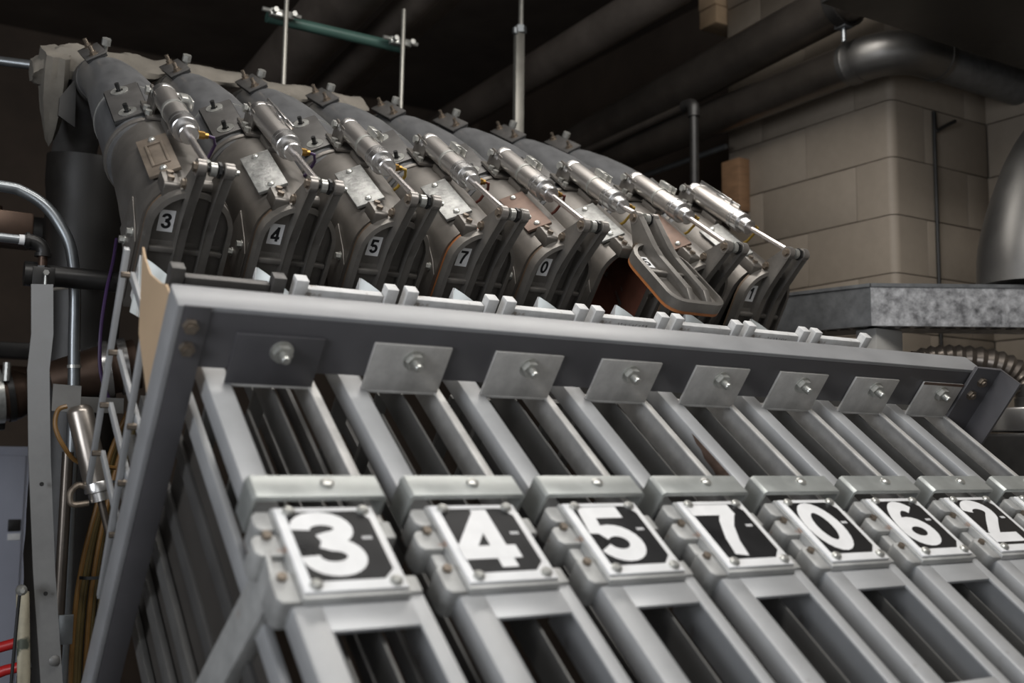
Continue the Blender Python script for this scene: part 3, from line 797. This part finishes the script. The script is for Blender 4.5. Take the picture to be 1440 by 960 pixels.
# ------------------------------------------------------------------ pipework, left side
def thing_tube(name, pts, r, m, label, cat, seg=14, group=None):
    return tag(MB().tube(pts, r, seg).build(name, m), label, cat, group)
def smooth(pts, n=5):
    pts = [Vector(p) for p in pts]; out = []
    for i in range(len(pts)-1):
        p0, p1, p2, p3 = pts[max(i-1, 0)], pts[i], pts[i+1], pts[min(i+2, len(pts)-1)]
        for k in range(n):
            t = k/n
            out.append(.5*((2*p1)+(p2-p0)*t+(2*p0-5*p1+4*p2-p3)*t*t+(3*p1-p0-3*p2+p3)*t**3))
    return out + [pts[-1]]
cd = thing_tube('conduit', smooth([(-.60, 1.03, 2.20), (-.40, 1.05, 2.215), (-.246, 1.05, 2.215), (-.205, 1.05, 2.209), (-.163, 1.04, 2.184), (-.131, 1.035, 2.145), (-.106, 1.03, 2.09), (-.094, 1.03, 2.0), (-.089, 1.035, 1.89), (-.083, 1.04, 1.77), (-.078, 1.05, 1.6), (-.074, 1.06, 1.4), (-.07, 1.07, 1.0), (-.07, 1.08, 0.0)]), .0125, 'conduit',
           'zinc conduit bending from horizontal to vertical at the far left', 'conduit', 16)
MB().ring((-.0865, 1.037, 1.845), (-.0862, 1.037, 1.838), .0145, .0125, 16).build('coupling_ring', 'bolt', cd)
# black tube with elbowed air line
bt = empty('black_tube_rail', (-.20, .955, 2.02))
tag(bt, 'black horizontal tube behind the conduit at the far left', 'tube')
o = MB().cyl((0, 0, 0), (.30, -.02, -.005), .022, 20).build('tube', 'blackpipe', bt)
MB().cyl((-.006, 0, 0), (.018, -.001, 0), .0255, 20).build('end_collar', 'blackpipe', bt)
al = empty('air_line', (-.175, .93, 2.02))
tag(al, 'thin grey air pipe with an elbow standing on the black tube', 'pipe')
MB().tube([(-.4, .0, .066), (-.045, 0, .064)], .0095, 12).build('pipe', 'conduit', al)
MB().cyl((-.047, 0, .064), (-.036, 0, .064), .0105, 12).build('tape_wrap', 'white', al)
MB().tube(smooth([(-.037, 0, .064), (-.02, 0, .063), (-.006, 0, .056), (0, 0, .044), (0, 0, .035)]), .0135, 14).build('elbow', 'blackpipe', al)
MB().ring((0, 0, .040), (0, 0, .033), .0165, .009, 14).ring((-.034, 0, .064), (-.028, 0, .064), .0165, .009, 14).build('elbow_rings', 'blackpipe', al)
MB().cyl((0, 0, .036), (0, 0, .012), .009, 12).build('nipple', 'copper', al)
MB().hexnut((0, -.012, .012), (0, -.012, .003), .014).box((-.022, -.03, -.030), (.020, -.026, .008), .001).build('clamp', 'blackpipe', al)
MB().hexnut((.002, -.031, -.004), (.002, -.040, -.004), .006).cyl((.002, -.034, -.035), (.002, -.034, -.004), .003, 8).build('bolt', 'bolt', al)
# flat grey strut
sb = empty('flat_strut', (-.19, .73, 1.4))
tag(sb, 'cranked grey flat steel strut standing at the far left', 'strut')
pts = [(-.012, .0, .568), (-.006, .006, .476), (-.008, .014, .41), (.004, .024, .25), (.026, .044, .04), (.052, .055, -.17), (.08, .06, -.6), (.08, .06, -1.4)]
for_w = .0175
b = MB(); secs = [[Vector(p)+Vector((-for_w, .010, 0)), Vector(p)+Vector((for_w, -.010, 0)), Vector(p)+Vector((for_w, -.004, 0)), Vector(p)+Vector((-for_w, .016, 0))] for p in pts]
b.loft(secs).build('strut_bar', 'strut', sb)
MB().prism([(.018, .335), (.018, .385), (.068, .383), (.068, .333)], .01, .014, 'y').build('side_bracket', 'strut', sb)
MB().box((.068, .05, .335), (.155, .054, .365), .001).build('side_bracket', 'strut', sb)
for p in ((.008, .018, .20), (.028, .036, .0), ):
    MB().cyl((p[0], p[1]-.0075, p[2]), (p[0], p[1]-.009, p[2]), .004, 10).build('hole', 'blackpipe', sb)
MB().lathe((.052, .046, -.125), (.052, .0, -.125), [(0, .010), (.003, .010), (.006, .006), (.007, 0)], 14).build('rivet', 'strut', sb)
MB().box((.058, .06, -.10), (.085, .064, -.045), .001).build('foot_bracket', 'conduit', sb)
# brown small fittings hanging at the strut
wn = tag(MB().lathe((-.205, .76, 1.41), (-.205, .72, 1.41), [(0, .006), (.012, .010), (.024, .009), (.03, .004), (.03, 0)], 12).build('wing_bolt', 'bolt'), 'small bright bolt on the left edge of the grey strut', 'bolt')
thing_tube('dark_cable', [(-.205, .765, 1.40), (-.207, .77, 1.33), (-.209, .775, 1.24)], .003, 'rubber', 'short black cable hanging beside the grey strut', 'cable', 8)
thing_tube('weathered_pole', [(-.195, .80, 1.40), (-.185, .80, 1.25), (-.178, .80, .9), (-.17, .80, 0.0)], .0115, mat('chipped_cream_paint', (.42, .38, .28), 0, .6, .2, 20, 0, patch=((.07, .08, .06), .5, .56, 18)), 'cream pole with chipped paint behind the grey strut', 'pole')
# lower air cylinder
lc = empty('lower_air_cylinder', (-.13, .715, 1.745))
tag(lc, 'air cylinder pointing down beside the left leg', 'air cylinder')
A = Vector((0, 0, 0)); d = (Vector((-.080, .709, 1.560)) - Vector((-.13, .715, 1.745))).normalized()
MB().lathe(A, A+d, [(0, 0), (0, .014), (.006, .021), (.012, .0235), (.145, .0235), (.145, 0)], 26).build('barrel', 'brownsteel', lc)
MB().lathe(A+d*.145, A+d, [(0, .0237), (.001, .0243), (.018, .0243), (.020, .0195), (.036, .0195), (.037, .012), (.037, 0)], 26).build('front_cap', 'alu', lc)
MB().cyl(A+d*.178, A+d*.33, .0068, 12).build('rod', 'darkpipe', lc)
MB().tube(smooth([A+d*.155+Vector((-.018, 0, 0)), A+d*.155+Vector((-.035, 0, .003)), A+d*.165+Vector((-.05, 0, -.002)), A+d*.175+Vector((-.048, 0, -.012)), A+d*.175+Vector((-.02, 0, -.01))]), .006, 10).build('brass_elbow', 'oldbolt', lc)
MB().tube(smooth([(-.02, 0, -.002), (-.035, 0, -.01), (-.038, 0, -.04), (-.022, 0, -.075), (.01, .02, -.105), (.08, .04, -.115)]), .0042, 8).build('air_hose', 'amber', lc)
# bundle of hoses: each one its own
for k in range(6):
    ox = -.010+.0065*k; oy = .004*((k*2) % 5)
    pts = smooth([(-.01+ox*.6, .83+oy, 1.74), (-.035+ox, .83+oy, 1.66), (-.055+ox, .83+oy, 1.56), (-.072+ox*1.3, .845+oy, 1.44), (-.078+ox*1.4, .86+oy, 1.30), (-.075+ox*1.3, .87+oy, 1.0), (-.07+ox, .88+oy, .3)])
    thing_tube('bundled_hose', pts, .0048, 'olive' if k % 3 else 'amber', ['frontmost', 'second', 'third', 'fourth', 'fifth', 'rearmost'][k] + (' olive-brown' if k % 3 else ' amber') + ' hose of the tied bundle beside the left leg', 'hose', 8, 'bundled hoses beside the left leg')
for z, x in ((1.605, -.047), (1.42, -.0735)):
    tag(MB().ring((x+.008, .846, z), (x+.008, .846, z-.006), .024, .021, 16).build('cable_tie', 'rubber'), 'upper thin tie round the hose bundle' if z > 1.5 else 'lower thin tie round the hose bundle', 'cable tie')
thing_tube('purple_hose', smooth([(-.02, 1.0, 2.12), (-.035, .95, 2.06), (-.055, .9, 1.99), (-.066, .88, 1.90), (-.062, .88, 1.82), (-.04, .88, 1.76)]), .0038, 'purple', 'purple hose curving behind the ladder-like side frame', 'hose', 8)
thing_tube('yellow_hose', smooth([(-.03, .60, 1.60), (-.048, .57, 1.52), (-.055, .55, 1.45), (-.058, .54, 1.38)]), .006, 'limey', 'yellow-green hose peeping out along the left leg', 'hose', 8)
thing_tube('upright_pipe', [(-.098, .985, 1.66), (-.098, .99, 1.3), (-.1, 1.0, .9)], .0115, 'darkpipe', 'dull zinc upright pipe beside the lower air cylinder', 'pipe')

# red-handled pliers and sack at the bottom corner
for k, (p, q) in enumerate((((-.24, 1.05, 1.245), (-.172, 1.03, 1.272)), ((-.23, 1.03, 1.205), (-.148, 1.00, 1.232)))):
    g = tag(MB().tube([p, Vector(p).lerp(Vector(q), .5)+Vector((0, 0, .004)), q], .0105, 12).build('red_lever', 'redgrip'), ('upper' if k == 0 else 'lower') + ' red lever handle in the bottom left corner', 'handle')
    MB().cyl(q, Vector(q)+(Vector(q)-Vector(p)).normalized()*.004, .0065, 12).build('lever_tip', 'conduit', g)
vm = empty('valve_stand', (-.26, 1.06, 0))
tag(vm, 'grey pedestal carrying the two red lever handles', 'stand')
MB().box((-.09, -.03, 0), (.03, .10, 1.17), .004).build('pedestal', 'cabinet', vm)
MB().cyl((-.02, .02, 1.17), (-.02, .02, 1.25), .03, 16).build('valve_body', 'blackpipe', vm)

# blue-grey cabinets far behind
for k, (x, wd) in enumerate(((-.345, .20), (-.14, .205), (.07, .205))):
    cb = empty('control_cabinet', (x, 2.62, 0))
    tag(cb, ['blue-grey cabinet at the far left edge behind the strut', 'blue-grey cabinet behind the flat grey strut', 'blue-grey cabinet behind the hose bundle'][k], 'cabinet', 'blue-grey cabinets behind the machine')
    MB().box((0, 0, 0), (wd, .4, 1.68), .004).build('body', 'cabinet', cb)
    MB().box((.02, -.012, .04), (wd-.02, .0, 1.65), .004).build('door', 'cabinet', cb)
    MB().box((wd-.065, -.016, 1.395), (wd-.025, -.010, 1.435), .002).build('vent', 'blackpipe', cb)
    MB().box((wd-.065, -.016, 1.365), (wd-.025, -.010, 1.388), .002).build('name_plate', 'white', cb)

# lagged vertical pipe and machinery behind the left end
lp = empty('lagged_pipe', (0, 1.50, 1.6))
tag(lp, 'dark wrapped vertical pipe at the left behind the first outlet', 'pipe')
b = MB(); secs = []
for j in range(40):
    z = .82 - j*.06
    rr = .098*(1+.025*math.sin(j*2.3)+.015*math.cos(j*5.1))
    secs.append([(rr*math.cos(2*PI*k/24)*(1+.01*math.sin(k*3+j)), rr*math.sin(2*PI*k/24), z+.012*math.sin(2*PI*k/24+j)) for k in range(24)])
b.loft(secs).build('lagging', 'lagging', lp)
MB().tube([(.101*math.cos(2*PI*k/24), .101*math.sin(2*PI*k/24), .47+.012*math.cos(2*PI*k/24)) for k in range(24)], .004, 6, True).build('tie_wire', 'cloth', lp)
MB().tube([(-.006, -.10, .47), (.01, -.112, .465), (.03, -.108, .472)], .005, 6).build('wire_knot', 'cloth', lp)
gp = tag(MB().prism([(-.056, 2.596), (-.053, 2.468), (-.093, 2.492), (-.092, 2.538)], 1.40, 1.41, 'y').build('gusset_plate', 'blackpipe'), 'dark steel gusset plate beside the wrapped pipe', 'plate')
for k, (p0, p1, r, m, lb) in enumerate((
        ((-.9, 2.06, 2.78), (-.02, 1.70, 2.715), .013, 'conduit', 'pale horizontal pipe at the upper left behind the canvas'),
        ((-.9, 2.3, 1.90), (.05, 2.2, 1.86), .06, 'copper', 'brown horizontal pipe crossing behind the flat strut'),
        ((-.9, 2.1, 2.33), (.1, 2.0, 2.30), .05, 'blackpipe', 'black horizontal pipe behind the bent conduit'),
        ((-.40, 1.75, .0), (-.40, 1.75, 3.4), .014, 'blackpipe', 'thin black upright pipe at the left edge'),
        ((-.17, 1.9, 1.1), (-.17, 1.9, 2.35), .018, 'copper', 'brown upright pipe between conduit and strut'))):
    thing_tube('background_pipe', [p0, p1], r, m, lb, 'pipe', 18)
hc = empty('hose_coupling', (-.10, 1.85, 1.83))
tag(hc, 'brown hose coupling with clamp bands left of the strut', 'coupling')
MB().lathe((-.16, 0, -.04), (.2, 0, .02), [(0, 0), (0, .05), (.05, .06), (.09, .07), (.17, .07), (.2, .055), (.2, 0)], 22).build('body', 'copper', hc)
MB().ring((-.05, 0, -.02), (-.03, 0, -.017), .076, .068, 22).build('clamp_band', 'bolt', hc)
MB().ring((-.02, 0, -.015), (-.005, 0, -.012), .076, .068, 22).build('clamp_band', 'blackpipe', hc)
MB().cyl((-.03, -.07, .02), (-.03, -.07, .07), .010, 10).build('clamp_screw', 'bolt', hc)
cc = empty('ring_coupling', (.03, 1.35, 1.86))
tag(cc, 'shiny steel ring coupling seen through the side frame', 'coupling')
MB().lathe((-.11, .02, -.03), (.2, -.02, .05), [(0, 0), (0, .045), (.07, .055), (.12, .062), (.2, .062), (.2, 0)], 22).build('body', 'copper', cc)
MB().ring((.0, .0, .0), (.02, -.003, .004), .070, .06, 22).ring((.04, -.005, .009), (.06, -.008, .013), .070, .06, 22).build('rings', 'alu', cc)
for k, (x, y, z, sx, sy, sz, m, lb) in enumerate((
        (-.32, 1.50, 2.175, .20, .08, .085, 'copper', 'rust-brown block at the left edge under the conduit'),
        (-.45, 1.9, 1.72, .34, .12, .16, 'blackpipe', 'black box left of the strut above the cabinets'),
        (-.05, 1.75, 1.70, .14, .1, .14, 'blackpipe', 'black valve box between strut and hoses'),
        (-.9, 2.45, 1.97, 1.1, .1, .05, 'blackpipe', 'dark horizontal channel behind the flat strut'))):
    tag(MB().box((x, y, z), (x+sx, y+sy, z+sz), .006).build(['rusty_block', 'junction_box', 'valve_box', 'cable_channel'][k], m), lb, ['block', 'box', 'box', 'channel'][k])

# ------------------------------------------------------------------ overhead pipework
d1 = empty('steel_duct', (2.30, .915, 2.985))
tag(d1, 'long shiny round duct along the block wall with elbow at its near end', 'duct')
MB().cyl((0, .02, 0), (-.04, 4.27, -.07), .068, 28).build('pipe', 'darkpipe', d1)
MB().lathe((0, .06, 0), (0, -.1, 0), [(0, .068), (0, .0735), (.02, .0735), (.022, .0755), (.026, .0735), (.06, .0735), (.06, .0)], 28).build('collar', 'shinypipe', d1)
MB().tube(smooth([(0, .02, 0), (.004, -.02, .0), (.03, -.075, .002), (.085, -.115, .004), (.16, -.125, .006), (.22, -.125, .006)], 6), .072, 26).build('elbow', 'shinypipe', d1)
MB().ring((.205, -.125, .006), (.225, -.125, .006), .0755, .06, 26).build('collar', 'shinypipe', d1)
MB().cyl((.225, -.125, .006), (.672, -.12, .004), .068, 26).build('pipe', 'spangledark', d1)
d2 = empty('dark_duct', (2.20, .60, 3.18))
tag(d2, 'dark brown round duct running above the shiny duct', 'duct')
MB().cyl((0, 0, 0), (0, 4.58, -.33), .080, 28).build('pipe', 'darkpipe', d2)
MB().ring((0, .29, -.024), (0, .325, -.027), .088, .078, 28).build('hanger_band', 'blackpipe', d2)
MB().box((-.02, .285, -.115), (.02, .33, -.09), .002).cyl((0, .307, -.16), (0, .307, -.10), .008, 10).build('hanger_bolt', 'conduit', d2)
d3 = empty('upper_dark_duct', (1.90, 1.0, 3.33))
tag(d3, 'dark duct crossing overhead in front of the other ducts', 'duct')
MB().cyl((0, 0, 0), (0, 3.2, -.09), .072, 26).build('pipe', 'brownduct', d3)
MB().cyl((0, .5, .06), (0, .5, .75), .012, 10).build('hanger_rod', 'conduit', d3)
for k, (p0, p1, r) in enumerate((((.86, 1.6, 3.24), (.90, 5.19, 2.95), .105), ((1.06, 1.5, 3.22), (1.10, 5.19, 2.9), .055), ((1.25, 1.5, 3.36), (1.25, 5.19, 3.05), .06))):
    thing_tube('overhead_pipe', [p0, p1], r, 'brownduct', ['thick dark duct between the two left hanging rods', 'brownish overhead pipe just right of the thick dark duct', 'upper brownish overhead pipe left of the central rod'][k], 'pipe', 24)
thing_tube('white_round_duct', [(2.05, 2.7, 3.02), (2.0, 5.19, 2.85)], .075, 'darkpipe', 'short dull duct stub between the dark ducts', 'duct', 20)
# hanging rods with green pipe
for k, (x, yb, zb, zt, r, lb) in enumerate(((.591, 1.70, 2.45, ZT, .0075, 'left pale hanging rod above the pipe with the sticker 5 outlet'),
                                 (.989, 1.70, 2.45, 3.13, .0075, 'middle pale hanging rod clamped to the green pipe'))):
    thing_tube('hanging_rod', [(x-.004, yb, zb), (x+.004, yb, zt)], r, 'rodzinc', ['leftmost pale threaded rod hanging from the ceiling', 'middle pale threaded rod ending at the green pipe'][k], 'rod', 10)
hr = empty('strut_hanger', (1.445, 1.70, 2.45))
tag(hr, 'pale slotted steel strut hanging in the middle of the background', 'strut')
MB().prism([(-.018, .010), (-.018, -.010), (.016, -.010), (.016, .010), (.011, .010), (.011, -.005), (-.013, -.005), (-.013, .010)], 0, .72, 'z', .001).build('channel', 'rodzinc', hr)
MB().cyl((.006, 0, .70), (.010, 0, 1.64), .009, 10).build('rod', 'rodzinc', hr)
MB().hexnut((.004, 0, .70), (.004, 0, .725), .022).cyl((-.024, -.01, .69), (-.024, -.01, .71), .010, 8).build('nut', 'conduit', hr)
gp = empty('green_pipe_run', (.55, 1.765, 3.025))
tag(gp, 'thin green pipe run clamped to the hanging rods', 'pipe')
MB().cyl((0, 0, 0), (.47, 0, 0), .018, 16).build('pipe', 'green', gp)
for x in (.025, .435):
    b = MB().box((x-.03, -.055, -.012), (x+.045, -.03, .012), .003).hexnut((x-.02, -.055, 0), (x-.02, -.075, 0), .009).hexnut((x+.04, -.055, 0), (x+.04, -.075, 0), .009).cyl((x-.055, -.045, .004), (x+.07, -.045, .004), .007, 10)
    b.build('clamp', 'bolt', gp)
# black iron pipe with elbow above the last cylinders
ip = empty('iron_pipe', (1.90, 1.30, 2.86))
tag(ip, 'thin black iron pipe with an elbow above the last cylinders', 'pipe')
MB().cyl((0, .03, .008), (0, .95, -.02), .014, 14).build('pipe', 'darkpipe', ip)
MB().cyl((0, 0, -.03), (0, 0, -2.0), .0155, 14).build('pipe', 'blackpipe', ip)
MB().tube(smooth([(0, .05, .008), (0, .02, .008), (0, .003, -.006), (0, 0, -.04)]), .021, 14).build('elbow', 'blackpipe', ip)
thing_tube('thin_bright_pipe', [(2.38, 1.655, 2.883), (2.38, 5.19, 2.84)], .011, 'conduit', 'thin bright pipe seen under the shiny duct', 'pipe', 10)
thing_tube('second_bright_pipe', [(2.40, 1.717, 3.191), (2.40, 5.19, 3.12)], .010, 'conduit', 'thin bright pipe seen between the two long ducts', 'pipe', 10)
tag(MB().box((2.395, 1.60, 2.62), (2.452, 1.70, 2.83), .004).build('wood_offcut', 'wood'), 'brown wooden block at the end of the block wall', 'wood')
for k, (y, z) in enumerate(((1.725, 3.42), (1.73, 3.50), (1.722, 3.58))):
    tag(MB().box((2.40, y, z), (2.62, y+.10, z+.075), .003).build('tan_brick', 'tanbrick'), ['lowest', 'middle', 'topmost'][k] + ' tan brick at the broken wall end above the ducts', 'brick', 'tan bricks at the wall end')
tag(MB().box((1.75, 0.15, 2.93), (2.965, .60, 3.25), .004).build('dark_trunking', 'blackpipe'), 'big dark rectangular duct at the top right corner', 'duct')
thing_tube('wall_conduit', smooth([(2.665, .92, 1.5), (2.665, .92, 2.78), (2.672, .918, 2.80), (2.70, .912, 2.82), (2.755, .90, 2.85)], 4), .007, 'blackpipe', 'thin dark conduit running up the block wall', 'conduit', 10)

# galvanised trough on a post
tr = empty('galvanised_trough', (1.83, .52, 2.02))
tag(tr, 'spangled galvanised box trough bending in front of the block wall', 'trough')
b = MB()
for me_, m_, pts in (('near_section', 'spangle', [(0, 0), (.50, -.31)]), ('far_section', 'spangledark', [(0, 0), (-.12, .55)])):
    (xa, ya), (xb, yb) = pts
    dv = Vector((xb-xa, yb-ya, 0)); nv = Vector((-dv.y, dv.x, 0)).normalized()
    if nv.y < 0: nv = -nv
    if me_ == 'far_section': nv = Vector((1, .15, 0)).normalized()
    p = [Vector((xa, ya, 0)), Vector((xb, yb, 0))]
    s0 = [p[0], p[0]+nv*.16, p[0]+nv*.16+Vector((0, 0, .112)), p[0]+Vector((0, 0, .112))]
    zoff = .0
    s1 = [q+dv for q in s0]
    MB().loft([s0, s1]).build(me_, m_, tr, False)
    lip = [q+Vector((0, 0, .0)) for q in (p[0]-nv*.004+Vector((0, 0, .106)), p[0]+nv*.01+Vector((0, 0, .106)), p[0]+nv*.01+Vector((0, 0, .115)), p[0]-nv*.004+Vector((0, 0, .115)))]
    MB().loft([lip, [q+dv for q in lip]]).build('lip', 'spangledark', tr, False)
    for k in range(12):
        c0 = p[0]+dv*(.1+k*.07)+nv*.03+Vector((0, 0, -.001))
        MB().box(c0-Vector((.01, .01, .0015)), c0+Vector((.01, .01, 0)),).build('perforation', 'blackpipe', tr)
tp = tag(MB().box((1.86, .53, 0), (1.97, .60, 2.018), .004).build('trough_post', 'plainwall'), 'pale post standing under the galvanised trough', 'post')
# big curved duct, flexible hose and its fitting at the right edge
bd = empty('curved_duct', (2.30, .30, 2.14))
tag(bd, 'large bright duct curving up at the right edge above the trough', 'duct')
MB().tube(smooth([(-.02, .05, 0), (-.01, .05, .10), (.03, .04, .22), (.10, .02, .36), (.22, -.01, .50)], 6), .135, 30).build('duct', 'shinypipe', bd)
fx = empty('flexible_hose', (2.10, .38, 1.93))
tag(fx, 'dark ribbed flexible hose curving behind the right end of the beam', 'hose')
path = smooth([(-.14, .14, -.02), (-.09, .10, .004), (-.03, .05, .008), (.04, -.01, -.005), (.09, -.05, -.04), (.11, -.07, -.10), (.115, -.08, -.16)], 14)
rs = [.036 + .0032*math.cos(i*PI*.5) for i in range(len(path))]
MB().tube(path, rs, 18).build('ribbed_hose', 'darkpipe', fx)
ft = empty('hose_fitting', (2.215, .30, 1.79))
tag(ft, 'bright steel hose fitting with a round-head bolt at the right edge', 'fitting')
MB().lathe((0, 0, -.02), (0, 0, .3), [(0, 0), (0, .055), (.06, .055), (.062, .05), (.10, .05), (.105, .043), (.13, .043), (.13, 0)], 24).build('spigot', 'shinypipe', ft)
MB().box((-.085, -.02, -.05), (.1, .1, .015), .006).build('flange_box', 'alu', ft)
MB().lathe((-.03, -.02, -.014), (-.03, -.06, -.014), [(0, .014), (.004, .013), (.010, .008), (.012, 0)], 14).build('bolt_head', 'oldbolt', ft)
pd = tag(MB().box((2.10, .25, 0), (2.60, .55, 1.735), .01).build('dark_housing', 'blackpipe'), 'dark machine housing under the hose fitting at the right', 'housing')
